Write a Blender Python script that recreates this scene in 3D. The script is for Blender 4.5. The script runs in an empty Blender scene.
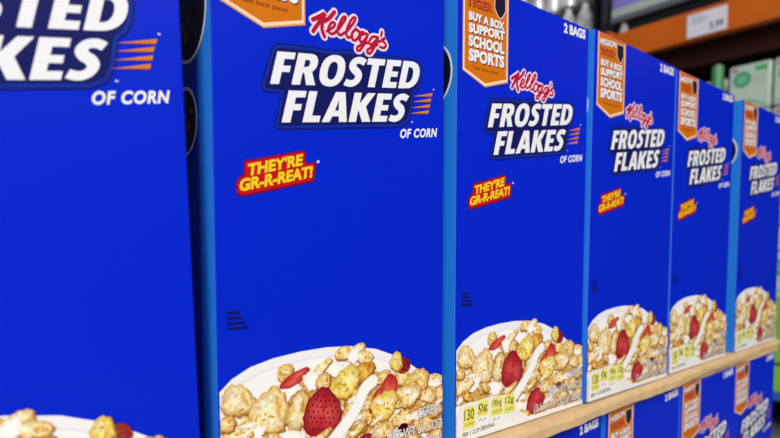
import bpy, bmesh, math, random
from mathutils import Vector, Matrix
from mathutils.geometry import tessellate_polygon
S = bpy.context.scene
COL = S.collection
R = math.radians

# ------------------------------------------------------------------ camera
cam_data = bpy.data.cameras.new('camera')
cam = bpy.data.objects.new('camera', cam_data); COL.objects.link(cam)
Z0 = 0.52                                   # height of the cardboard pad the upper cereal boxes stand on
yaw, pitch = R(39.61), R(-3.58)
cam.location = (0.0, -0.2985, 0.1583 + Z0)
cam.rotation_euler = (R(90) + pitch, 0, -yaw)
cam_data.sensor_width = 36
cam_data.lens = 558.0 / 780 * 36
cam_data.shift_y = 59.3 / 780
cam_data.clip_start = 0.02
cam_data.dof.use_dof = True
cam_data.dof.focus_distance = 0.40
cam_data.dof.aperture_fstop = 6.4
S.camera = cam

# ------------------------------------------------------------------ world, lights, exposure
w = bpy.data.worlds.new('warehouse_air'); S.world = w; w.use_nodes = True
bg = w.node_tree.nodes['Background']
bg.inputs[0].default_value = (0.80, 0.88, 1.0, 1); bg.inputs[1].default_value = 0.42
def area(name, loc, target, sx, sy, energy, col=(1, .97, .93)):
    l = bpy.data.lights.new(name, 'AREA'); l.shape = 'RECTANGLE'; l.size = sx; l.size_y = sy
    l.energy = energy; l.color = col
    o = bpy.data.objects.new(name, l); COL.objects.link(o); o.location = loc
    o.rotation_euler = (Vector(target) - Vector(loc)).to_track_quat('-Z', 'Y').to_euler()
area('unseen_aisle_light', (-.6, -3.6, 4.0), (0.4, 0, 0.6), 5.0, 1.2, 400)
area('unseen_aisle_light', (-2.6, -2.8, 3.0), (1.0, 0.2, 0.6), 1.2, 4.0, 430)  # added from the left, out of view, to brighten the boxes' side panels
S.view_settings.view_transform = 'Standard'
S.view_settings.look = 'None'
S.view_settings.gamma = 1
S.view_settings.use_curve_mapping = False
S.view_settings.exposure = -1.28

# ------------------------------------------------------------------ helpers
def lin(c):
    r = []
    for v in c[:3]:
        v /= 255.0
        r.append(v / 12.92 if v <= .04045 else ((v + .055) / 1.055) ** 2.4)
    return tuple(r)

def mat(name, col, rough=.5, metal=0, spec=.5, noise=0, nscale=30, bump=0, bscale=60, coat=0):
    m = bpy.data.materials.new(name); m.use_nodes = True
    nt = m.node_tree; b = nt.nodes['Principled BSDF']
    b.inputs['Roughness'].default_value = rough; b.inputs['Metallic'].default_value = metal
    b.inputs['Specular IOR Level'].default_value = spec
    b.inputs['Coat Weight'].default_value = coat
    c = lin(col)
    tc = nt.nodes.new('ShaderNodeTexCoord')
    if noise:
        n = nt.nodes.new('ShaderNodeTexNoise'); n.inputs['Scale'].default_value = nscale; n.inputs['Detail'].default_value = 5
        nt.links.new(tc.outputs['Object'], n.inputs['Vector'])
        r = nt.nodes.new('ShaderNodeValToRGB')
        r.color_ramp.elements[0].position = .3; r.color_ramp.elements[1].position = .7
        r.color_ramp.elements[0].color = (*[x * (1 - noise) for x in c], 1)
        r.color_ramp.elements[1].color = (*[min(1, x * (1 + noise)) for x in c], 1)
        nt.links.new(n.outputs['Fac'], r.inputs['Fac']); nt.links.new(r.outputs['Color'], b.inputs['Base Color'])
    else:
        b.inputs['Base Color'].default_value = (*c, 1)
    if bump:
        n2 = nt.nodes.new('ShaderNodeTexNoise'); n2.inputs['Scale'].default_value = bscale; n2.inputs['Detail'].default_value = 3
        nt.links.new(tc.outputs['Object'], n2.inputs['Vector'])
        bp = nt.nodes.new('ShaderNodeBump'); bp.inputs['Strength'].default_value = bump; bp.inputs['Distance'].default_value = .002
        nt.links.new(n2.outputs['Fac'], bp.inputs['Height']); nt.links.new(bp.outputs['Normal'], b.inputs['Normal'])
    return m

def link(name, me, parent=None, loc=(0, 0, 0), rot=(0, 0, 0)):
    o = bpy.data.objects.new(name, me); COL.objects.link(o)
    o.location = loc; o.rotation_euler = rot
    if parent: o.parent = parent
    return o
def tag(o, label=None, cat=None, group=None, kind=None):
    if label: o['label'] = label
    if cat: o['category'] = cat
    if group: o['group'] = group
    if kind: o['kind'] = kind
    return o
def empty(name, loc, rot=(0, 0, 0)):
    o = link(name, None, None, loc, rot); o.empty_display_size = .05; return o
def add_box(bm, a, b, bev=0, seg=2, M=None):
    t = bmesh.new(); bmesh.ops.create_cube(t, size=1)
    for v in t.verts:
        v.co = Vector([a[i] + (b[i] - a[i]) * (v.co[i] + .5) for i in range(3)])
    if bev: bmesh.ops.bevel(t, geom=t.edges[:], offset=bev, segments=seg, profile=.5, affect='EDGES')
    if M: t.transform(M)
    me = bpy.data.meshes.new('tmp'); t.to_mesh(me); t.free(); bm.from_mesh(me); bpy.data.meshes.remove(me)
def obj(name, bm, m, parent=None, loc=(0, 0, 0), rot=(0, 0, 0), smooth=False):
    me = bpy.data.meshes.new(name); bm.to_mesh(me); bm.free()
    for x in (m if isinstance(m, (list, tuple)) else [m]): me.materials.append(x)
    if smooth:
        for p in me.polygons: p.use_smooth = True
    return link(name, me, parent, loc, rot)
def box_obj(name, a, b, m, parent=None, bev=0, loc=(0, 0, 0), rot=(0, 0, 0)):
    bm = bmesh.new(); add_box(bm, a, b, bev); return obj(name, bm, m, parent, loc, rot)
def children(o): return [c for c in bpy.data.objects if c.parent == o]
def copy_tree(o, parent=None):
    c = o.copy(); COL.objects.link(c); c.parent = parent
    for ch in children(o): copy_tree(ch, c)
    return c

# ------------------------------------------------------------------ flat print: polygons with their ink colour, units are millimetres on the panel
def print_material():
    m = bpy.data.materials.new('printed_ink'); m.use_nodes = True
    nt = m.node_tree; b = nt.nodes['Principled BSDF']
    b.inputs['Roughness'].default_value = .36; b.inputs['Specular IOR Level'].default_value = .16
    a = nt.nodes.new('ShaderNodeVertexColor'); a.layer_name = 'Ink'
    tc = nt.nodes.new('ShaderNodeTexCoord')
    n = nt.nodes.new('ShaderNodeTexNoise'); n.inputs['Scale'].default_value = 420; n.inputs['Detail'].default_value = 4
    n.inputs['Roughness'].default_value = .62
    nt.links.new(tc.outputs['Object'], n.inputs['Vector'])
    mr = nt.nodes.new('ShaderNodeMapRange'); mr.inputs[1].default_value = .3; mr.inputs[2].default_value = .7
    mr.inputs[3].default_value = .42; mr.inputs[4].default_value = 1.42
    nt.links.new(n.outputs['Fac'], mr.inputs[0])
    mx = nt.nodes.new('ShaderNodeMix'); mx.data_type = 'FLOAT'
    nt.links.new(a.outputs['Alpha'], mx.inputs['Factor']); mx.inputs['A'].default_value = 1
    nt.links.new(mr.outputs[0], mx.inputs['B'])
    sc = nt.nodes.new('ShaderNodeVectorMath'); sc.operation = 'SCALE'
    nt.links.new(a.outputs['Color'], sc.inputs[0]); nt.links.new(mx.outputs['Result'], sc.inputs['Scale'])
    nt.links.new(sc.outputs[0], b.inputs['Base Color'])
    return m
INK = print_material()
W, H, D = 176.9, 360.0, 120.0

def clip(poly, box):
    x0, x1, z0, z1 = box
    for ax, lim, sgn in ((0, x0, 1), (0, x1, -1), (1, z0, 1), (1, z1, -1)):
        out = []
        for i in range(len(poly)):
            p, q = poly[i - 1], poly[i]
            dp, dq = sgn * (p[ax] - lim), sgn * (q[ax] - lim)
            if (dp >= 0) != (dq >= 0):
                t = dp / (dp - dq); out.append([p[k] + (q[k] - p[k]) * t for k in range(len(p))])
            if dq >= 0: out.append(q)
        poly = out
        if not poly: return []
    return poly

class Print:
    """layers of flat ink; every layer sits a few hundredths of a millimetre above the one before"""
    def __init__(s, box=(.8, W - .8, .8, H - .8)): s.polys = []; s.box = box; s.layer = 0
    def cell(s, pts, cols, a):      # convex cell
        pl = clip([[p[0], p[1], *c, a] for p, c in zip(pts, cols)], s.box)
        if len(pl) > 2: s.polys.append((pl, s.layer))
    def poly(s, pts, col, a=0, up=True):
        if up: s.layer += 1
        c = lin(col)
        for t in tessellate_polygon([[Vector((x, z, 0)) for x, z in pts]]):
            s.cell([pts[i] for i in t], [c] * 3, a)
    def tris(s, tl, col, a=0, up=True):
        if up: s.layer += 1
        c = lin(col)
        for t in tl: s.cell(t, [c] * len(t), a)
    def stroke(s, pts, wd, col, up=True, smooth=True, cap=True):
        """one ribbon that climbs very slightly along its length, so that its loops cross over themselves"""
        if up: s.layer += 1
        if smooth and len(pts) > 2: pts = spline(pts)
        c = lin(col); n = len(pts); r = wd / 2; base = s.layer; N = []
        for i in range(n):
            a, b = Vector(pts[max(i - 1, 0)]), Vector(pts[min(i + 1, n - 1)])
            d = (b - a).normalized() if (b - a).length else Vector((1, 0)); N.append(Vector((-d.y, d.x)))
        for i in range(n - 1):
            p, q = Vector(pts[i]), Vector(pts[i + 1]); s.layer = base + i * .12
            s.cell([tuple(p + N[i] * r), tuple(p - N[i] * r), tuple(q - N[i + 1] * r), tuple(q + N[i + 1] * r)], [c] * 4, 0)
        if cap:
            for p, nn, sg, l in ((Vector(pts[0]), N[0], 1, base), (Vector(pts[-1]), N[-1], -1, base + (n - 2) * .12)):
                s.layer = l; t = Vector((-nn.y, nn.x)) * sg
                s.cell([tuple(p + nn * r * math.cos(k * math.pi / 8) + t * r * math.sin(k * math.pi / 8)) for k in range(9)], [c] * 9, 0)
        s.layer = base + (n * .12 if up else 0)
    def blob(s, cx, cz, rx, rz, rot, center, edge, a=.5, seed=0, rough=.14, n=26, pw=1.6, hi=None, step=1, taper=0):
        s.layer += step
        rd = random.Random(seed); ph = [rd.uniform(0, 6.28) for _ in range(5)]
        ce, ed = lin(center), lin(edge); hh = lin(hi or center)
        cr, sr = math.cos(R(rot)), math.sin(R(rot)); rings = 5; G = []
        for j in range(rings + 1):
            f = j / rings; row = []
            for k in range(n):
                t = k * 2 * math.pi / n
                rr = 1 + rough * (.75 * math.sin(2 * t + ph[0]) + .45 * math.sin(3 * t + ph[1]) + .25 * math.sin(5 * t + ph[2]) + .3 * math.sin(9 * t + ph[3]) + .25 * math.sin(13 * t + ph[1]))
                u, v = rx * f * rr * math.cos(t) * (1 - taper * f * math.sin(t)), rz * f * rr * math.sin(t)
                g = f ** pw; q = .5 + .5 * math.sin(2 * t + ph[4]); jit = rd.uniform(.86, 1.12) if a else 1
                col = tuple(((ce[i] * (1 - q) + hh[i] * q) * (1 - g) + ed[i] * g) * jit for i in range(3))
                row.append(((cx + u * cr - v * sr, cz + u * sr + v * cr), col))
            G.append(row)
        for j in range(rings):
            for k in range(n):
                k2 = (k + 1) % n
                q = [G[j][k], G[j + 1][k], G[j + 1][k2], G[j][k2]]
                if j == 0: q = q[:3]
                s.cell([x[0] for x in q], [x[1] for x in q], a)
    def build(s, name, parent, depth=.00025, mapper=None, mtl=None):
        bm = bmesh.new(); lay = bm.loops.layers.float_color.new('Ink')
        mapper = mapper or (lambda x, z, l: (x / 1000, -(depth + l * .000003), z / 1000))
        for pl, l in s.polys:
            vs = []
            for p in pl:
                vs.append(bm.verts.new(mapper(p[0], p[1], l)))
            try: f = bm.faces.new(vs)
            except ValueError: continue
            ar = sum(pl[i - 1][0] * pl[i][1] - pl[i][0] * pl[i - 1][1] for i in range(len(pl)))
            if ar < 0: f.normal_flip()
            for lp, p in zip(f.loops, pl if ar >= 0 else pl[:1] + pl[:0:-1]):
                pass
            for lp in f.loops:
                i = vs.index(lp.vert); lp[lay] = (pl[i][2], pl[i][3], pl[i][4], pl[i][5])
        return obj(name, bm, mtl or INK, parent)

def spline(pts, n=5):
    P = [Vector(p) for p in pts]; out = []
    for i in range(len(P) - 1):
        a, b, c, d = P[max(i - 1, 0)], P[i], P[i + 1], P[min(i + 2, len(P) - 1)]
        for k in range(n):
            t = k / n
            v = .5 * ((2 * b) + (-a + c) * t + (2 * a - 5 * b + 4 * c - d) * t * t + (-a + 3 * b - 3 * c + d) * t ** 3)
            out.append((v.x, v.y))
    out.append(tuple(P[-1])); return out

_tc = {}
def text_tris(string, bold=0, shear=0, spacing=1.0):
    """triangles of a word in the built-in font, cap height 1, starting at x = 0"""
    key = (string, bold, shear, spacing)
    if key in _tc: return _tc[key]
    def raw(s_, off):
        c = bpy.data.curves.new('t', 'FONT'); c.body = s_; c.fill_mode = 'BOTH'; c.offset = off; c.shear = shear
        c.resolution_u = 4; c.space_character = spacing
        o = bpy.data.objects.new('t', c); COL.objects.link(o)
        dg = bpy.context.evaluated_depsgraph_get(); dg.update()
        me = o.evaluated_get(dg).to_mesh(); me.calc_loop_triangles()
        T = [[(me.vertices[i].co.x, me.vertices[i].co.y) for i in t.vertices] for t in me.loop_triangles]
        o.evaluated_get(dg).to_mesh_clear(); bpy.data.objects.remove(o); bpy.data.curves.remove(c)
        return T
    T0 = raw('H', bold); y0 = min(p[1] for t in T0 for p in t); y1 = max(p[1] for t in T0 for p in t)
    T = raw(string, bold); xs = [p[0] for t in T for p in t]; x0, x1 = min(xs), max(xs)
    T = [[((x - x0), (y - y0) / (y1 - y0)) for x, y in t] for t in T]
    _tc[key] = (T, x1 - x0); return _tc[key]
def text(P, string, bl, br, h, col, bold=0, shear=0, spacing=1.0, dx=0, dz=0, up=True, a=0):
    """baseline from bl to br (extent of the word), cap height h"""
    T, wd = text_tris(string, bold, shear, spacing)
    ex, ez = (br[0] - bl[0]) / wd, (br[1] - bl[1]) / wd
    P.tris([[(bl[0] + dx + ex * x, bl[1] + dz + ez * x + h * y) for x, y in t] for t in T], col, a, up)

def arc(cx, cz, rx, rz, a0, a1, n=12, p=.86):
    o_ = []
    for k in range(n + 1):
        a = R(a0 + (a1 - a0) * k / n); c, q = math.cos(a), math.sin(a)
        o_.append((cx + rx * math.copysign(abs(c) ** p, c), cz + rz * math.copysign(abs(q) ** p, q)))
    return o_
def ribbon(pts, w_):
    pts = spline(pts, 6); n = len(pts); A, B = [], []
    for i in range(n):
        a, b = Vector(pts[max(i - 1, 0)]), Vector(pts[min(i + 1, n - 1)]); d = (b - a).normalized()
        ww = w_ * (1 + .18 * math.sin(math.pi * i / (n - 1)))
        A.append((pts[i][0] - d.y * ww / 2, pts[i][1] + d.x * ww / 2)); B.append((pts[i][0] + d.y * ww / 2, pts[i][1] - d.x * ww / 2))
    return A + B[::-1]
GLYPH = {   # advance width, loops (outer, then hole), cap height 1
    'F': (.57, [[(0, 0), (.27, 0), (.27, .38), (.51, .38), (.51, .58), (.27, .58), (.27, .79), (.57, .79), (.57, 1), (0, 1)]]),
    'E': (.58, [[(0, 0), (.57, 0), (.57, .21), (.27, .21), (.27, .40), (.53, .40), (.53, .59), (.27, .59), (.27, .79), (.58, .79), (.58, 1), (0, 1)]]),
    'L': (.55, [[(0, 0), (.55, 0), (.55, .21), (.27, .21), (.27, 1), (0, 1)]]),
    'T': (.68, [[(.205, 0), (.475, 0), (.475, .78), (.68, .78), (.68, 1), (0, 1), (0, .78), (.205, .78)]]),
    'K': (.80, [[(0, 0), (.27, 0), (.27, .42), (.50, 0), (.82, 0), (.53, .53), (.80, 1), (.50, 1), (.27, .62), (.27, 1), (0, 1)]]),
    'A': (.86, [[(0, 0), (.27, 0), (.325, .19), (.555, .19), (.60, 0), (.88, 0), (.61, 1), (.27, 1)], [(.375, .38), (.505, .38), (.44, .74)]]),
    'D': (.80, [[(0, 0), (.30, 0)] + arc(.30, .5, .50, .5, -90, 90) + [(.30, 1), (0, 1)], [(.27, .21), (.31, .21)] + arc(.31, .5, .21, .29, -90, 90) + [(.31, .79), (.27, .79)]]),
    'O': (.86, [arc(.43, .5, .43, .525, 0, 345, 23), arc(.43, .5, .165, .30, 0, 345, 23)]),
    'R': (.74, [[(0, 0), (.27, 0), (.27, .38), (.33, .38), (.47, 0), (.77, 0), (.57, .43)] + arc(.40, .70, .30, .30, -35, 90, 9) + [(.36, 1), (0, 1)], [(.27, .57), (.35, .57)] + arc(.35, .69, .10, .115, -90, 90, 6) + [(.35, .80), (.27, .80)]]),
    'S': (.60, [ribbon([(.60, .83), (.42, .905), (.24, .87), (.155, .73), (.24, .59), (.38, .49), (.46, .35), (.40, .18), (.22, .10), (0, .15)], .215)]),
}
def block_word(P, word, bl, br, h, col, gap=.085, shear=.26):
    tot = sum(GLYPH[c][0] for c in word) + gap * (len(word) - 1)
    ex, ez = (br[0] - bl[0]) / tot, (br[1] - bl[1]) / tot; x0 = 0; T = []
    for c in word:
        a, loops = GLYPH[c]; flat = [p for l in loops for p in l]
        for t in tessellate_polygon([[Vector((x, z, 0)) for x, z in l] for l in loops]):
            T.append([(bl[0] + ex * (x0 + flat[i][0]) + shear * h * flat[i][1], bl[1] + ez * (x0 + flat[i][0]) + h * flat[i][1]) for i in t])
        x0 += a + gap
    P.tris(T, col)

WHITE = (234, 234, 238); NAVY = (16, 24, 88); BLUE = (0, 36, 200)

# ------------------------------------------------------------------ materials
def carton_material():
    m = bpy.data.materials.new('blue_printed_carton'); m.use_nodes = True
    nt = m.node_tree; b = nt.nodes['Principled BSDF']
    b.inputs['Roughness'].default_value = .34; b.inputs['Specular IOR Level'].default_value = .16
    tc = nt.nodes.new('ShaderNodeTexCoord'); sp = nt.nodes.new('ShaderNodeSeparateXYZ')
    nt.links.new(tc.outputs['Object'], sp.inputs[0])
    # a lighter blue band runs along each upright corner of the side panels
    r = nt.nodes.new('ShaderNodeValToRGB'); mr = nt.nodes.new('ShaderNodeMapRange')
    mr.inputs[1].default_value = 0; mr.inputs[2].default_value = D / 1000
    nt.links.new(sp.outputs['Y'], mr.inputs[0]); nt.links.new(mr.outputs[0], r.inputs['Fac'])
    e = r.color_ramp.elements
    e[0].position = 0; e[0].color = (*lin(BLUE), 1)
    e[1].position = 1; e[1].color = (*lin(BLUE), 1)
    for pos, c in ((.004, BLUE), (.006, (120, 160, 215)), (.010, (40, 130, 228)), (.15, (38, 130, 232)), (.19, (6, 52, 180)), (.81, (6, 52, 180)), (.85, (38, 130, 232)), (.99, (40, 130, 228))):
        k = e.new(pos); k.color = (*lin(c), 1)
    n = nt.nodes.new('ShaderNodeTexNoise'); n.inputs['Scale'].default_value = 55; n.inputs['Detail'].default_value = 6
    mp = nt.nodes.new('ShaderNodeMapping'); mp.inputs['Scale'].default_value = (1, 1, .25)
    nt.links.new(tc.outputs['Object'], mp.inputs[0]); nt.links.new(mp.outputs[0], n.inputs['Vector'])
    bp = nt.nodes.new('ShaderNodeBump'); bp.inputs['Strength'].default_value = .10; bp.inputs['Distance'].default_value = .001
    nt.links.new(n.outputs['Fac'], bp.inputs['Height']); nt.links.new(bp.outputs['Normal'], b.inputs['Normal'])
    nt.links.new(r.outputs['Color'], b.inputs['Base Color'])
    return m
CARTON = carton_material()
KRAFT = mat('kraft_cardboard', (212, 178, 130), .8, noise=.08, nscale=60, bump=.3, bscale=200)
CONCRETE = mat('polished_concrete', (128, 126, 122), .35, noise=.15, nscale=3)
ORANGE = mat('orange_rack_paint', (204, 96, 4), .4, noise=.06, nscale=8)
DARKSTEEL = mat('dark_rack_steel', (22, 24, 30), .5, metal=.2)
DARKRED = mat('dark_red_steel', (70, 14, 14), .6)
WOOD = mat('pallet_wood', (160, 125, 84), .8, noise=.2, nscale=20)
BLUEPAINT = mat('blue_pallet_paint', (20, 96, 196), .5, noise=.12, nscale=12)

# ================================================================== THE SETTING
box_obj('floor', (-6, -6, -.05), (9, 7, 0), CONCRETE)['kind'] = 'structure'

# ================================================================== LARGE STRUCTURE: pallet rack behind
rack = empty('pallet_rack', (2.3, 0, 0))
tag(rack, 'orange and dark steel pallet rack behind the far end of the cereal boxes', 'shelving rack')
for (py, px) in ((1.03, 0), (1.03, 1.02), (-1.85, 0), (-1.85, 1.02)):
    bm = bmesh.new()
    add_box(bm, (px, py, 0), (px + .055, py + .010, 3.2)); add_box(bm, (px, py + .038, 0), (px + .055, py + .048, 3.2))
    add_box(bm, (px + .043, py, 0), (px + .055, py + .048, 3.2)); add_box(bm, (px - .03, py - .02, 0), (px + .11, py + .084, .01))
    obj('upright_post', bm, DARKSTEEL, rack)
for z in (1.458, 2.7):
    for px in (-.002, 1.05):
        bm = bmesh.new(); add_box(bm, (px, -1.786, z), (px + .045, 1.028, z + .113), .006)
        add_box(bm, (px - .002, .995, z - .02), (px + .047, 1.029, z + .13)); obj('beam', bm, ORANGE, rack)
for px in (0, 1.05):                        # beams of the next bay, past the near post
    bm = bmesh.new(); add_box(bm, (px, 1.080, 1.452), (px + .045, 3.6, 1.565), .006); obj('beam', bm, ORANGE, rack)
for k in range(7):
    y = .85 - k * .42
    box_obj('cross_bar', (.045, y - .02, 1.50), (1.05, y + .02, 1.53), DARKRED, rack)
box_obj('inner_rail', (.14, -1.786, 1.40), (.18, .99, 1.50), DARKRED, rack)
box_obj('shelf_deck', (.045, -1.786, 1.53), (1.05, 1.028, 1.556), DARKSTEEL, rack)
box_obj('shelf_deck', (.045, 1.080, 1.53), (1.05, 3.6, 1.556), DARKSTEEL, rack)
box_obj('back_panel', (1.10, -1.85, 0.02), (1.12, 3.6, 3.0), DARKSTEEL, rack)
bm = bmesh.new()
for y0, y1 in ((-1.786, 1.028), (1.080, 3.6)): add_box(bm, (.05, y0, 2.72), (1.05, y1, 2.75))
obj('upper_deck', bm, DARKSTEEL, rack)
# price card on the beam
P = Print((-1e4, 1e4, -1e4, 1e4)); P.poly([(0, 0), (142, 0), (142, 86), (0, 86)], (222, 222, 236))
for k in range(3): P.poly([(16, 70 - k * 11), (62 + 14 * (k % 2), 70 - k * 11), (62 + 14 * (k % 2), 75 - k * 11), (16, 75 - k * 11)], (170, 172, 186))
text(P, '5.99', (82, 14), (130, 14), 26, (70, 72, 84), bold=.02)
pc = P.build('price_card', rack, mapper=lambda x, z, l: (-.006 - l * .0001, (.674 - x / 1000), 1.467 + z / 1000))
pc['label'] = 'white price card on the orange beam'

# ================================================================== pallet and cardboard under the cereal
def pallet(name, x0, x1, y0, y1, h, m, label, blocks_y=3):
    p = empty(name, (x0, y0, 0)); tag(p, label, 'pallet'); w_, d_ = x1 - x0, y1 - y0
    n = max(3, int(w_ / .16)); s_ = w_ / n
    t = h * .17
    for k in range(n):
        box_obj('top_board', (k * s_ + .01, 0, h - t), ((k + 1) * s_ - .01, d_, h), m, p, .002)
    for j in range(blocks_y):
        y = (d_ - .1) * j / (blocks_y - 1)
        box_obj('bottom_runner', (0, y, 0), (w_, y + .1, t), m, p, .002)
        for i in range(3):
            x = (w_ - .12) * i / 2
            box_obj('block', (x, y + .001, t), (x + .12, y + .099, h - t), m, p)
    return p
pallet('wooden_pallet', -.30, 1.12, -.02, .62, .14, WOOD, 'plain wooden pallet carrying the two layers of blue cereal boxes')
pallet('blue_pallet', 2.27, 3.3, -.55, .95, .15, BLUEPAINT, 'blue painted pallet on the floor under the lime green cartons')

def sheet(name, x0, x1, zt0, zt1, zb, y0a, y0b, yb, zfa, zfb, label):
    """kraft pad: rounded ragged front lip, top sloping from zt0 to zt1"""
    rd = random.Random(5); bm = bmesh.new(); n = 90; rows = []
    for i in range(n + 1):
        f = i / n; x = x0 + (x1 - x0) * f; zt = zt0 + (zt1 - zt0) * f
        yf = y0a + (y0b - y0a) * f + .0012 * math.sin(i * .33) + .0005 * math.sin(i * .9 + 1) + rd.uniform(-.0003, .0003)
        lip = .0010 * math.sin(i * .21 + .5) + rd.uniform(-.0004, .0004)
        zf = Z0 + (zfa + (zfb - zfa) * f) + lip
        # cross-section: from the back top forward, round the lip, back under
        pr = [(yb, zt), (-.001, zt), (yf + .005, zt - .0003), (yf + .0012, zt - .0018), (yf, zt - .005), (yf + .0006, zf), (yf + .003, zf - .0014), (-.001, zb), (yb, zb)]
        rows.append([bm.verts.new((x, y, z)) for y, z in pr])
    m_ = len(rows[0])
    for a, b in zip(rows, rows[1:]):
        for k in range(m_): bm.faces.new((a[k], b[k], b[(k + 1) % m_], a[(k + 1) % m_]))
    bm.faces.new(rows[0]); bm.faces.new(rows[-1][::-1])
    bmesh.ops.recalc_face_normals(bm, faces=bm.faces[:])
    return tag(obj(name, bm, KRAFT), label, 'cardboard')
sheet('cardboard_pad', .1165, 1.083, Z0, Z0, Z0 - .0195, -.020, -.0035, .125, -.0150, -.0100, 'long tan cardboard layer pad between upper and lower cereal boxes')
sheet('cardboard_pad', -.075, .1135, Z0 - .0112, Z0 - .0066, Z0 - .0195, -.024, -.020, .125, -.0165, -.0160, 'short crushed cardboard pad under the leftmost, largest cereal box')

# ================================================================== THE CEREAL BOX
def cereal_box():
    t = empty('cereal_box', (0, 0, 0))
    bm = bmesh.new(); add_box(bm, (0, 0, 0), (W / 1000, D / 1000, H / 1000), .0007, 2)
    # seam of the closed top flaps
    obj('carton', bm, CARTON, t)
    # badge ------------------------------------------------------
    P = Print()
    P.poly([(5.0, 359.5), (58.6, 359.5), (58.6, 289.2), (31, 281), (5.0, 289.7)], (214, 150, 110))
    P.poly([(5.8, 359.5), (57.8, 359.5), (57.8, 290.2), (31, 282), (5.8, 290.5)], (246, 214, 180))
    P.poly([(7.2, 359.5), (56.4, 359.5), (56.4, 291.6), (31.2, 284), (7.2, 291.6)], (208, 112, 12))
    text(P, 'MISSION', (8.6, 347.5), (40, 350.5), 6.0, (60, 30, 60), .035, .15, 1, .5, -.6)
    text(P, 'MISSION', (8.6, 347.5), (40, 350.5), 6.0, WHITE, .03, .15)
    text(P, 'TIGER', (8.6, 338.8), (39, 340.5), 6.8, (70, 24, 30), .05, 0, 1, .5, -.6)
    text(P, 'TIGER', (8.6, 338.8), (39, 340.5), 6.8, (196, 74, 40), .03, 0)
    sh = [(41, 356), (55, 356), (55.3, 345), (52, 340), (48, 337), (44, 340), (40.8, 345)]
    P.poly(sh, (225, 200, 190)); P.poly([(48 + (x - 48) * .88, 347 + (z - 347) * .9) for x, z in sh], (28, 26, 48))
    for s_, bl, br, h in (('BUY A BOX', (11.6, 328.6), (53.4, 329.8), 6.4), ('SUPPORT', (11.6, 319.2), (54, 322.0), 7.2),
                          ('SCHOOL', (11.7, 309), (53.6, 311), 8.6), ('SPORTS', (11.9, 297.9), (53.8, 300.2), 9.3)):
        text(P, s_, bl, br, h, (36, 30, 70), .065, 0, 1.06, .55, -.75)
        text(P, s_, bl, br, h, WHITE, .055, 0, 1.06)
    text(P, '*see back panel', (16.6, 292.6), (46.6, 293.6), 2.7, (60, 34, 20), .0)
    P.build('promotion_badge', t)
    # script brand name -----------------------------------------
    KEL = [[(63.7, 293.8), (68.8, 297.0), (72.7, 299.5), (68.7, 293.9), (63.9, 287.0)], [(79.7, 302.4), (74.9, 296.9), (70.1, 293.9)], [(70.8, 294.4), (70.4, 289.7), (72.1, 285.8)], [(73.8, 289.3), (78.6, 292.8), (80.1, 295.5), (77.7, 295.5), (75.1, 291.6), (75.7, 289.0), (78.6, 288.9), (82.0, 292.0)], [(81.5, 291.1), (86.9, 298.4), (88.1, 301.4), (85.8, 300.3), (82.5, 294.1), (82.0, 290.5), (83.9, 289.3), (87.4, 291.7)], [(87.9, 291.4), (94.4, 299.4), (95.7, 302.8), (93.1, 301.6), (89.4, 295.0), (88.6, 290.8), (90.4, 289.2), (93.4, 291.3)], [(95.9, 295.7), (92.9, 292.2), (93.4, 288.9), (95.9, 288.9), (99.0, 292.8), (98.0, 295.4), (95.9, 295.7), (100.1, 294.7), (102.1, 295.4)], [(104.4, 295.1), (100.6, 293.2), (99.0, 289.6), (101.1, 288.8), (104.2, 292.0), (106.0, 295.3), (103.1, 288.5), (99.5, 283.4), (96.9, 283.0), (97.9, 285.3), (105.3, 289.4)], [(113.5, 294.8), (109.5, 294.0), (106.8, 290.1), (108.4, 288.8), (112.2, 292.1), (114.6, 295.2), (111.7, 288.7), (107.9, 283.3), (105.2, 283.2), (106.3, 285.5), (113.8, 290.0)], [(117.7, 299.2), (116.9, 296.5)], [(114.9, 291.9), (120.6, 295.9), (118.4, 293.5), (121.2, 291.6), (119.3, 289.1), (116.0, 289.0)]]
    P = Print()
    for k, s_ in enumerate(KEL): P.stroke(s_, 5.2 if k < 3 else 4.6, (240, 214, 228))
    for k, s_ in enumerate(KEL): P.stroke(s_, 2.6 if k < 3 else 1.8, (178, 14, 54))
    P.build('brand_lettering', t)
    # title ------------------------------------------------------
    blob = [(39.0, 274.5), (62.7, 278.0), (71, 278.2), (79.5, 279.3), (87.9, 281.6), (108.0, 283.4), (145.2, 287.6), (152, 286.6), (155.4, 282.6), (154.6, 274.5), (151.5, 267.3), (147.2, 263.0), (145.4, 250.5), (141.7, 242.4), (134.3, 238.2), (91.5, 232.0), (38.6, 224.6), (36.8, 227.1), (41.6, 246.0), (30.4, 245.4), (28.7, 248.8), (35.4, 270.8)]
    cx, cz = 92, 256
    P = Print()
    def off(pts, d):
        n = len(pts); o_ = []
        for i in range(n):
            a, b, c = Vector(pts[i - 1]), Vector(pts[i]), Vector(pts[(i + 1) % n])
            e1, e2 = (b - a).normalized(), (c - b).normalized(); nn = Vector((-(e1.y + e2.y), e1.x + e2.x)).normalized()
            o_.append((b.x + nn.x * d, b.y + nn.y * d))
        return o_
    P.poly(blob, (14, 24, 110)); P.poly(off(blob, -1.1), (14, 44, 160)); P.poly(off(blob, -2.6), (16, 22, 92))
    block_word(P, 'FROSTED', (34.6, 250.4), (149.2, 267.4), 19.4, WHITE)
    block_word(P, 'FLAKES', (41.8, 229.3), (136.6, 242.8), 19.4, WHITE)
    P.build('title_lettering', t)
    # four speed stripes and the descriptor ----------------------
    P = Print()
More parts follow.
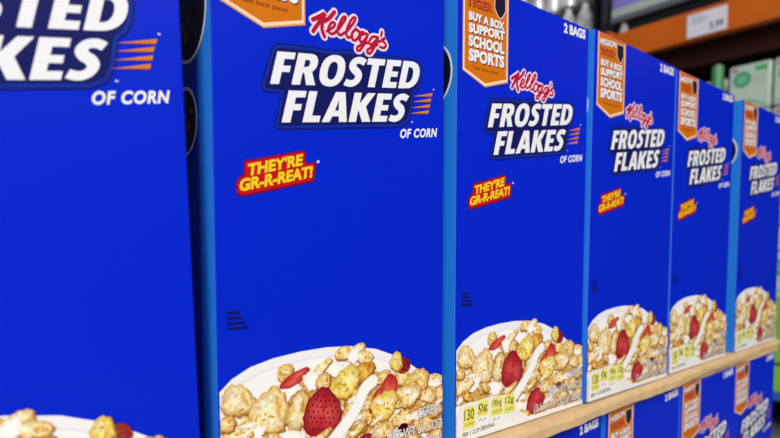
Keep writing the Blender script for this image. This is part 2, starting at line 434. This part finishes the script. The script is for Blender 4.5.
    for (tx, tz), (ax, az), (bx, bz) in (((146.0, 261.6), (165.0, 267.1), (164.2, 264.2)), ((145.2, 257.6), (163.6, 263.0), (162.8, 260.1)), ((144.2, 253.3), (162.7, 258.7), (161.8, 255.8)), ((143.0, 249.2), (161.5, 254.4), (160.7, 251.4))):
        P.poly([(tx, tz), (ax, az), (bx, bz)], (208, 124, 34), up=False)
        P.poly([(tx, tz), (bx, bz + .5), (bx, bz)], (170, 70, 60))
    for x, z in ((144.8, 243.6), (165.6, 269.6)): P.stroke([(x, z), (x + .6, z)], 1.0, (190, 200, 232), smooth=False)
    text(P, 'OF CORN', (133.9, 231.0), (169.8, 236.2), 6.3, WHITE, .038, .2, 1.12)
    P.build('stripes_and_descriptor', t)
    # slogan -----------------------------------------------------
    P = Print()
    rb = [(18.0, 204.6), (56.4, 214.4), (57.6, 213.6), (58.0, 206.6), (64.4, 208.0), (65.3, 206.6), (63.9, 197.5), (61.8, 195.9), (16.4, 184.8), (13.2, 186.0), (12.6, 191.8), (14.8, 195.3), (17.4, 196.8)]
    P.poly(off(rb, .3), (120, 6, 36)); P.poly(off(rb, -.7), (196, 14, 28))
    for s_, bl, br, h in (("THEY'RE", (20.0, 196.2), (56.2, 205.6), 6.9), ('GR-R-REAT!', (14.8, 187.1), (63.0, 198.9), 7.0)):
        text(P, s_, bl, br, h, (110, 20, 20), .03, .1, 1, .4, -.5); text(P, s_, bl, br, h, (244, 204, 30), .045, .1)
    P.stroke([(66.6, 208.6), (67.2, 208.8)], 1.7, (190, 205, 240), smooth=False)
    P.build('slogan_lettering', t)
    # bag count and fine print ----------------------------------
    P = Print(); text(P, '2 BAGS', (136, 347.6), (170.6, 349.3), 8.6, WHITE, .045); P.build('bag_count', t)
    P = Print()
    for k in range(4): P.poly([(6.2, 118.2 - k * 3), (13.5 + 1.7 * k, 118 - k * 3), (13.5 + 1.7 * k, 119.6 - k * 3), (6.2, 119.8 - k * 3)], (10, 20, 96))
    P.build('fine_print', t)
    # bowl of cereal ---------------------------------------------
    P = Print(); rd = random.Random(11)
    rim = [(0, 74), (8, 81), (19.5, 86.4), (34, 89.6), (52.8, 91.4), (72, 91.8), (90.7, 90.4), (112.6, 85.8), (128, 79.6), (143.8, 71), (156, 63), (166, 55.4), (178, 43.4), (178, 0), (0, 0)]
    P.poly(rim, (226, 226, 230)); P.poly([(x, z - .6) if z > 1 else (x, z) for x, z in rim], (238, 237, 238))
    P.poly([(0, 66), (12, 78), (30, 84), (60, 87), (92, 85.6), (118, 78.6), (146, 65), (168, 49), (178, 38), (178, 0), (0, 0)], (230, 229, 232))
    P.poly([(0, 64), (12, 76), (30, 82.5), (60, 85.5), (92, 84), (118, 77), (146, 63.4), (168, 47.5), (178, 36), (178, 0), (0, 0)], (244, 243, 240))
    FC = [((252, 234, 176), (222, 174, 88), (255, 244, 212)), ((250, 230, 164), (212, 156, 66), (244, 214, 134)), ((250, 224, 148), (206, 146, 62), (254, 244, 210)), ((242, 206, 122), (196, 130, 50), (252, 234, 180))]
    def flake(x, z, rx, rz, rot, kind='f'):
        c, e, h = FC[rd.randrange(4)]
        if kind == 'g': c, e, h = (230, 168, 54), (190, 118, 30), (244, 206, 100)
        if kind == 'y': c, e, h = (246, 228, 120), (222, 178, 56), (252, 242, 180)
        sd = rd.randrange(999); cr, sr = math.cos(R(rot)), math.sin(R(rot))
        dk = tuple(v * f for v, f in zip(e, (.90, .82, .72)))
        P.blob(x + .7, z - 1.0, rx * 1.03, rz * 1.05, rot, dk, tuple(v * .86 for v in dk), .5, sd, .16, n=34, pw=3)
        P.blob(x, z, rx, rz, rot, c, e, .62, sd, .16, n=34, hi=h, pw=2.6)
        q = rd.choice((-1, 1))                      # the curled, toasted side of the flake
        u, v = q * rx * .5, rd.uniform(-.3, .3) * rz
        P.blob(x + u * cr - v * sr, z + u * sr + v * cr, rx * .30, rz * .62, rot + rd.uniform(-25, 25), e, c, .6, rd.randrange(999), .2, n=16, pw=2)
        for _ in range(int(rx * rz * .09)):        # crackle and sugar glaze
            a, q = rd.uniform(0, 6.28), rd.uniform(0, .75)
            u, v = rx * q * math.cos(a), rz * q * math.sin(a)
            k = rd.choice([(255, 246, 220), (206, 146, 60), (250, 236, 190), (220, 168, 76)])
            P.blob(x + u * cr - v * sr, z + u * sr + v * cr, rd.uniform(.7, 2.4), rd.uniform(.4, 1.2), rd.uniform(0, 180), k, c if sum(k) > 640 else k, .4, rd.randrange(999), .25, n=9, step=.3)
    def milk(x, z, rx, rz, rot, s_=.1):
        P.blob(x, z, rx, rz, rot, (250, 247, 242), (234, 224, 208), 0, rd.randrange(999), s_ * 1.4, n=30, pw=5)
    def berry(x, z, rx, rz, rot):
        P.blob(x, z, rx, rz, rot, (200, 44, 54), (140, 12, 30), .35, rd.randrange(999), .07, hi=(224, 84, 84), pw=1.8, taper=.26)
        P.layer += 1
        for i in range(-4, 5):
            for j in range(-4, 5):
                u, v = (i + .5 * (j % 2)) * .25 + rd.uniform(-.04, .04), j * .22 + rd.uniform(-.04, .04)
                if u * u + v * v < .72:
                    a = R(rot); X, Z = x + rx * u * math.cos(a) - rz * v * math.sin(a), z + rx * u * math.sin(a) + rz * v * math.cos(a)
                    P.stroke([(X, Z), (X + .1, Z + .5)], 1.1, (110, 8, 22), up=False, smooth=False)
                    P.stroke([(X + .1, Z + .1), (X + .2, Z + .5)], .5, (226, 140, 96), up=False, smooth=False)
    # lower heap first, nearer flakes over it
    P.poly([(0, 30), (0, 58), (20, 66), (50, 72), (100, 74), (140, 62), (168, 48), (178, 40), (178, 5), (76, 5), (74, 30)], (216, 166, 92), .7)
    for k in range(130):
        x = rd.uniform(0, 178); z = 60 - 56 * (k / 130) + rd.uniform(-5, 5)
        if x < 76 and z < 30 or z > 64 - abs(x - 85) * .12: continue
        if rd.random() < .34: milk(x, z, rd.uniform(5, 12), rd.uniform(2.4, 5), rd.uniform(0, 60), .2)
        else: flake(x, z, rd.uniform(6, 11), rd.uniform(4, 7.5), rd.uniform(-40, 60))
    L_ = [('f', 171.3, 43.4, 7.5, 7.0, 0), ('m', 76, 77.2, 10, 5, -10), ('m', 40, 68, 12, 6, 0), ('f', 85.1, 86.6, 8.0, 3.9, 0), ('f', 97, 88.5, 5, 3.4, 20), ('f', 101.4, 81.8, 8.5, 4.1, -20),
          ('m', 93, 84, 3.6, 6.5, -20), ('f', 68.0, 79.7, 7.6, 3.2, 30), ('f', 41.6, 80.4, 6.2, 4.3, 20), ('r', 48.4, 75.4, 11.5, 3.9, 20), ('m', 62, 72, 7, 7, 20),
          ('f', 68.7, 69.9, 6.0, 5.8, 0), ('g', 101.4, 72, 9, 6, 10), ('f', 134.3, 62.3, 10.5, 4.3, -15), ('b', 137.1, 71.2, 6.0, 5.8, 0), ('y', 129.6, 75.2, 5.0, 7.0, -20), ('f', 118, 66, 8, 3.6, 25),
          ('f', 149.8, 57.6, 10.5, 10.2, 20), ('f', 160, 45, 8, 5, -20), ('f', 139.1, 49.1, 13.7, 9.4, 0), ('y', 85.7, 67.0, 13.1, 9.2, 15), ('r', 123.2, 56.2, 7.0, 11.5, -10), ('r', 112, 50, 4, 10, -25), ('y', 118.7, 45.7, 10.5, 11, 0),
          ('f', 10.6, 68.6, 9.0, 9.8, 0), ('f', 30.6, 58.1, 11.3, 15.6, -14), ('f', 49.6, 54.4, 7.8, 11.8, -10), ('s', 68.5, 50.5, 14.5, 16.2, -12),
          ('m', 20, 46, 9, 5, 10), ('f', 9, 47, 10, 7, 30), ('f', 3, 56, 6, 5, 0), ('g', 12, 37, 8, 3.2, -30), ('m', 46, 38, 10, 5, -10), ('f', 34, 41, 6, 3.4, -30), ('f', 92, 52, 4.6, 10, -38), ('f', 62, 33, 13, 2.8, 22), ('m', 84, 28, 11, 4.2, 25),
          ('f', 94, 33, 12, 3, 30), ('f', 70, 25, 12, 3.4, 18), ('m', 78, 17, 7, 3.6, 10), ('st', 101, 18, 13, 11.5, 30), ('f', 118, 28, 9, 6, 10), ('m', 128, 22, 9, 4, 20), ('f', 136, 32, 12, 4, -5), ('f', 140, 15, 12, 5, 8),
          ('b', 136, 26, 5, 3.4, 0), ('f', 158, 24, 9, 6, 10), ('m', 150, 33, 8, 3, 0), ('f', 168, 33, 8, 5, 0), ('f', 166, 12, 10, 4.6, 12), ('f', 84, 9.5, 9, 3, -5), ('f', 118, 9.5, 15, 2.8, 5)]
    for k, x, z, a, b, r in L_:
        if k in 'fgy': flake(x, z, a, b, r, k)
        elif k == 'm': milk(x, z, a, b, r, .16)
        elif k == 'r': P.blob(x, z, a, b, r, (206, 66, 58), (176, 22, 40), .1, rd.randrange(99), .09, hi=(226, 110, 84))
        else: berry(x, z, a, b, r)
    for k in range(30):                            # thin runs of milk over the heap
        x = rd.uniform(4, 172); z = rd.uniform(24, 66)
        if z > 66 - abs(x - 80) * .2 or (x - 68) ** 2 + (z - 50) ** 2 < 330 or (x < 78 and z < 34): continue
        P.blob(x, z, rd.uniform(3, 7), rd.uniform(1.1, 2.3), rd.uniform(-20, 60), (252, 248, 238), (238, 216, 168), .35, rd.randrange(999), .3, n=18, pw=2.2)
    for wd, c in ((9.4, (214, 200, 186)), (8.0, (246, 244, 240))):
        P.stroke([(108.5, 64.4), (101.5, 60.0), (95.6, 50.1), (88.4, 41.6), (80.7, 34.7), (72, 27)], wd, c)
    P.poly([(0, 0), (0, 22), (4, 30.5), (14, 31.8), (24, 31), (40, 32), (60, 30), (72, 26), (76, 14), (92, 5), (178, 5.4), (178, 0)], (236, 233, 230))
    P.poly([(0, 0), (178, 0), (178, 1.6), (0, 1.6)], (206, 202, 200))
    P.build('cereal_bowl_picture', t); over = .00035 + P.layer * .000003
    # nutrition strip and net weight ------------------------------
    P = Print()
    Yw = (236, 226, 110)
    for x0, x1, z0, z1, a, b, c in ((7.4, 21.4, 10.5, 28.4, '130', 'CALORIES', ''), (24.0, 37.4, 17.4, 30.4, '0g', 'SAT FAT', '0% DV'), (41.0, 55.2, 14.6, 30.6, '190mg', 'SODIUM', '8% DV'), (57.4, 71.4, 13.6, 30.2, '12g', 'SUGARS', '')):
        if c:
            P.poly([(x0, z0 - 5), (x0 + 1.5, z0 - 6.4), (x1 - 1.5, z0 - 6.4), (x1, z0 - 5), (x1, z0 + 1), (x0, z0 + 1)], (242, 242, 238))
            text(P, c, (x0 + 2, z0 - 4), (x1 - 2, z0 - 4), 2.6, (70, 70, 70))
        P.poly([(x0, z0), (x1, z0), (x1, z1 - 2), (x1 - 2.6, z1), (x0 + 2.6, z1), (x0, z1 - 2)], Yw)
        hh = 8.6 if a == '130' else 5.6
        text(P, a, (x0 + 1.4, z1 - hh - 2.2), (x1 - 1.4, z1 - hh - 2.2), hh, (50, 50, 20), .01)
        text(P, b, (x0 + 1.2, z0 + 2.2), (x1 - 1.2, z0 + 2.2), 2.8, (90, 88, 30), .0)
    text(P, 'PER 1 CUP SERVING', (6.8, 4.6), (45, 6.2), 3.4, (60, 60, 62), .01)
    P.build('nutrition_label', t, depth=over)
    P = Print()
    for s_, bl, br, h in (('CEREAL', (149.8, 29.9), (174.4, 31.0), 7.0), ('NET WT 61.9 OZ', (121, 18.2), (174.8, 18.4), 7.0), ('(3 LB 13.9 OZ)(1.75kg)', (99, 6.9), (174.6, 7.4), 7.0)):
        for ox, oz in ((-.3, 0), (.3, 0), (0, .3), (.3, -.4)): text(P, s_, bl, br, h, (120, 112, 108), .012, 0, 1, ox, oz, up=True)
        text(P, s_, bl, br, h, (232, 230, 228), .004)
    P.build('net_weight_lettering', t, depth=over)
    # round emblems on both side panels ---------------------------
    for sx in (-1, 1):
        P = Print((0, D, 0, H))
        for cy_, cz_, r in ((32, 290, 27), (41.5, 230.5, 20.5)):
            n = 40
            def ring(rr): return [(cy_ + rr * math.cos(k * 2 * math.pi / n), cz_ + rr * math.sin(k * 2 * math.pi / n)) for k in range(n)]
            P.poly(ring(r), (225, 232, 245)); P.poly(ring(r - 2), (20, 20, 34))
            rr = random.Random(int(cz_))
            for k in range(14):
                a, q = rr.uniform(0, 6.28), rr.uniform(.1, .75) * r
                P.blob(cy_ + q * math.cos(a), cz_ + q * math.sin(a), rr.uniform(1.5, 4), rr.uniform(1.5, 5), rr.uniform(0, 90), rr.choice([(110, 70, 40), (60, 62, 80), (150, 100, 50), (50, 40, 40)]), (34, 28, 34), 0, k, .2, n=14)
        if sx < 0: mp = lambda x, z, l: (-.0002 - l * .00001, x / 1000, z / 1000)
        else: mp = lambda x, z, l: (W / 1000 + .0002 + l * .00001, x / 1000, z / 1000)
        P.build('side_emblem', t, mapper=mp)
    return t

proto = cereal_box()
UP = [((-.0654, .0031, -.0110), (0, R(-1.44), R(-2.51)), 'leftmost and largest blue frosted corn flake box, cut off by the left edge'),
      ((.1220, 0, 0), (0, 0, 0), 'blue frosted corn flake box on the upper layer, second from the left'),
      ((.3131, 0, 0), (0, 0, R(-.5)), 'blue frosted corn flake box on the upper layer, third from the left'),
      ((.4926, -.005, .0012), (0, R(.4), R(.6)), 'blue frosted corn flake box on the upper layer, fourth from the left'),
      ((.6795, -.001, .0006), (0, R(.2), R(.2)), 'blue frosted corn flake box on the upper layer, fifth from the left'),
      ((.8925, 0, 0), (0, 0, 0), 'farthest blue frosted corn flake box on the upper layer, at the right edge')]
for i, (loc, rot, lab) in enumerate(UP):
    o = proto if i == 0 else copy_tree(proto)
    o.location = (loc[0], loc[1], loc[2] + Z0 + .0002); o.rotation_euler = rot
    tag(o, lab, 'cereal box', 'cereal boxes on the upper layer')
LOW = [(-.031, 'blue cereal box on the lower layer, below the leftmost upper box'),
       (.163, 'blue cereal box on the lower layer, below the second upper box from the left'),
       (.356, 'nearest lower-layer cereal box, only its 2 BAGS corner showing at the bottom edge'),
       (.542, 'blue cereal box on the lower layer, under the fourth upper box from the left'),
       (.7225, 'blue cereal box on the lower layer, under the fifth upper box'),
       (.9005, 'farthest blue cereal box on the lower layer, beside the blue pallet')]
for x, lab in LOW:
    o = copy_tree(proto); o.location = (x, .0005, .1402); o.rotation_euler = (0, 0, 0)
    tag(o, lab, 'cereal box', 'cereal boxes on the lower layer')

# ================================================================== GOODS ON AND UNDER THE RACK
LIME = mat('lime_carton', (128, 196, 44), .45, noise=.08, nscale=9)
PACKW = mat('pale_pack', (176, 192, 180), .35, noise=.05, nscale=14, bump=.4, bscale=20)
PACKG = mat('green_pack', (80, 150, 96), .4, noise=.1, nscale=10)
def face_print(x):   # panel facing -X at plane x; millimetres run towards -Y
    return lambda u, z, l: (x - .0004 - l * .0001, -u / 1000, z / 1000)
rd = random.Random(3)
LY = ['front left', 'front middle', 'front right']
for k, (y1, nm) in enumerate(((.92, 'left'), (.60, 'middle'), (.28, 'right'))):
    t = empty('lime_carton', (2.30, y1, .151)); 
    tag(t, 'lime green carton on the blue pallet, %s of three' % {'left': 'farthest left', 'middle': 'middle', 'right': 'nearest right'}[nm], 'carton', 'lime green cartons on the blue pallet')
    box_obj('carton_body', (0, -.315, 0), (.5, 0, .33), LIME, t, .004)
    P = Print((-1e4, 1e4, -1e4, 1e4))
    P.poly([(0.0, 96), (315, 96), (315, 106), (0, 106)], (24, 60, 28)); P.poly([(60, 180), (255, 180), (255, 290), (60, 290)], (196, 226, 120))
    P.build('label_band', t, mapper=face_print(0))
def tissue_pack(loc, lab, grp='white and green paper packs stacked on the lime cartons', depth=.4):
    t = empty('paper_pack', loc); tag(t, lab, 'pack', grp)
    bm = bmesh.new(); add_box(bm, (0, -.138, 0), (depth, 0, .168), .012, 3); obj('wrapper', bm, PACKW, t, smooth=True)
    P = Print((-1e4, 1e4, -1e4, 1e4)); n = 28
    P.poly([(8, 8), (130, 8), (130, 160), (8, 160)], (186, 202, 190))
    for rr, c in ((31, (120, 190, 150)), (27, (70, 158, 112)), (17, (110, 184, 146))):
        P.poly([(46 + rr * math.cos(a * 6.2832 / n), 113 + rr * math.sin(a * 6.2832 / n)) for a in range(n)], c)
    P.poly([(84, 134), (128, 134), (128, 156), (84, 156)], (120, 190, 146)); P.poly([(92, 140), (122, 140), (122, 148), (92, 148)], (60, 140, 90))
    for k in range(4): P.poly([(84, 120 - k * 9), (122 - 8 * (k % 2), 120 - k * 9), (122 - 8 * (k % 2), 123 - k * 9), (84, 123 - k * 9)], (170, 190, 176))
    P.poly([(14, 12), (60, 34), (124, 12), (124, 20), (60, 44), (14, 22)], (120, 196, 130))
    P.poly([(14, 142), (30, 142), (30, 158), (14, 158)], (176, 120, 140))
    P.build('pack_print', t, mapper=face_print(0))
    return t
rows = ['bottom', 'second', 'third', 'fourth', 'top']
for r_ in range(5):
    for (yy, nm) in ((.385, 'right'), (.527, 'middle')):
        tissue_pack((2.31, yy, .4815 + r_ * .1695), 'white paper pack with green circle, %s row, %s column of the front stack' % (rows[r_], nm))
for r_ in range(5):
    tissue_pack((2.44, .715, .4815 + r_ * .1695), 'white paper pack behind the green roll, %s row of the set-back column' % rows[r_])
t = empty('green_roll', (2.340, .575, .4815))
tag(t, 'tall pale green roll standing upright left of the white and green packs', 'roll')
bm = bmesh.new(); bmesh.ops.create_cone(bm, cap_ends=True, segments=32, radius1=.0205, radius2=.0205, depth=.866, matrix=Matrix.Translation((0, 0, .433)))
bmesh.ops.bevel(bm, geom=[e for e in bm.edges if abs(e.verts[0].co.z - e.verts[1].co.z) < 1e-5], offset=.003, segments=2, affect='EDGES')
obj('roll_body', bm, PACKG, t)
bm = bmesh.new(); bmesh.ops.create_cone(bm, cap_ends=True, segments=24, radius1=.012, radius2=.012, depth=.004, matrix=Matrix.Translation((0, 0, .868)))
obj('end_cap', bm, PACKW, t)

# purple topped storage bin above the beam
DK = mat('black_plastic', (12, 12, 15), .35); GR = mat('grey_plastic', (96, 98, 112), .4)
SAGE = mat('sage_grey_plastic', (176, 188, 176), .4); PUR = mat('lavender_plastic', (140, 128, 214), .35)
LG = mat('light_grey_card', (160, 160, 170), .6, noise=.1, nscale=8)
def banded(name, y1, wd, label, bands, x=2.38, depth=.5):
    t = empty(name, (x, y1, 1.557)); tag(t, label, 'storage bin' if name == 'storage_bin' else 'carton')
    for nm, z0, z1, m, ins in bands: box_obj(nm, (ins, -wd, z0), (depth - ins, 0, z1), m, t, .004)
    return t
b1 = banded('storage_bin', 1.035, .66, 'black storage bin with grey rim and lavender lid on the shelf above the price card',
            [('base', 0, .088, DK, .012), ('rim', .088, .114, GR, -.01), ('band', .114, .152, SAGE, -.002), ('lid', .152, .36, PUR, .004)])
P = Print((-1e4, 1e4, -1e4, 1e4)); P.poly([(28, 24), (42, 24), (48, 36), (60, 36), (66, 24), (82, 24), (62, 84), (46, 84)], (214, 206, 200))
P.build('white_emblem', b1, mapper=face_print(.0115))
banded('shelf_carton', .345, .40, 'light grey carton on the rack shelf right of the lavender-lidded bin', [('carton_body', 0, .34, LG, 0), ('tape', .34, .342, SAGE, .14)])

# plastic wrapped silver bundles in the next bay
WRAP = mat('silver_plastic_wrap', (205, 212, 226), .16, metal=.1, spec=.8, noise=.55, nscale=16, bump=1.0, bscale=22)
CAPM = mat('white_bottle_cap', (236, 238, 242), .25)
def bundle(loc, label, nx=3, ny=4):
    t = empty('wrapped_bottle_bundle', loc); tag(t, label, 'bottle pack', 'wrapped bottle bundles behind the third cereal box')
    bm = bmesh.new()
    for i in range(nx):
        for j in range(ny):
            bmesh.ops.create_cone(bm, cap_ends=True, segments=20, radius1=.042, radius2=.040, depth=.17, matrix=Matrix.Translation((.045 + i * .088, -.045 - j * .088, .085)))
            bmesh.ops.create_cone(bm, cap_ends=True, segments=20, radius1=.040, radius2=.014, depth=.05, matrix=Matrix.Translation((.045 + i * .088, -.045 - j * .088, .195)))
    obj('bottles', bm, WRAP, t, smooth=False)
    for i in range(1):
        for j in range(ny):
            bm = bmesh.new(); bmesh.ops.create_cone(bm, cap_ends=True, segments=16, radius1=.016, radius2=.015, depth=.02, matrix=Matrix.Translation((.045, -.045 - j * .088, .228)))
            obj('cap', bm, CAPM, t)
for k, (y, z, lab) in enumerate(((1.49, 1.557, 'bottom bundle nearest the dark post'), (1.86, 1.557, 'bottom bundle away from the dark post'), (1.49, 1.797, 'upper bundle nearest the dark post'), (1.86, 1.797, 'upper bundle away from the dark post'))):
    bundle((2.36, y, z), 'silver shrink wrapped bottle bundle on the rack shelf, ' + lab)
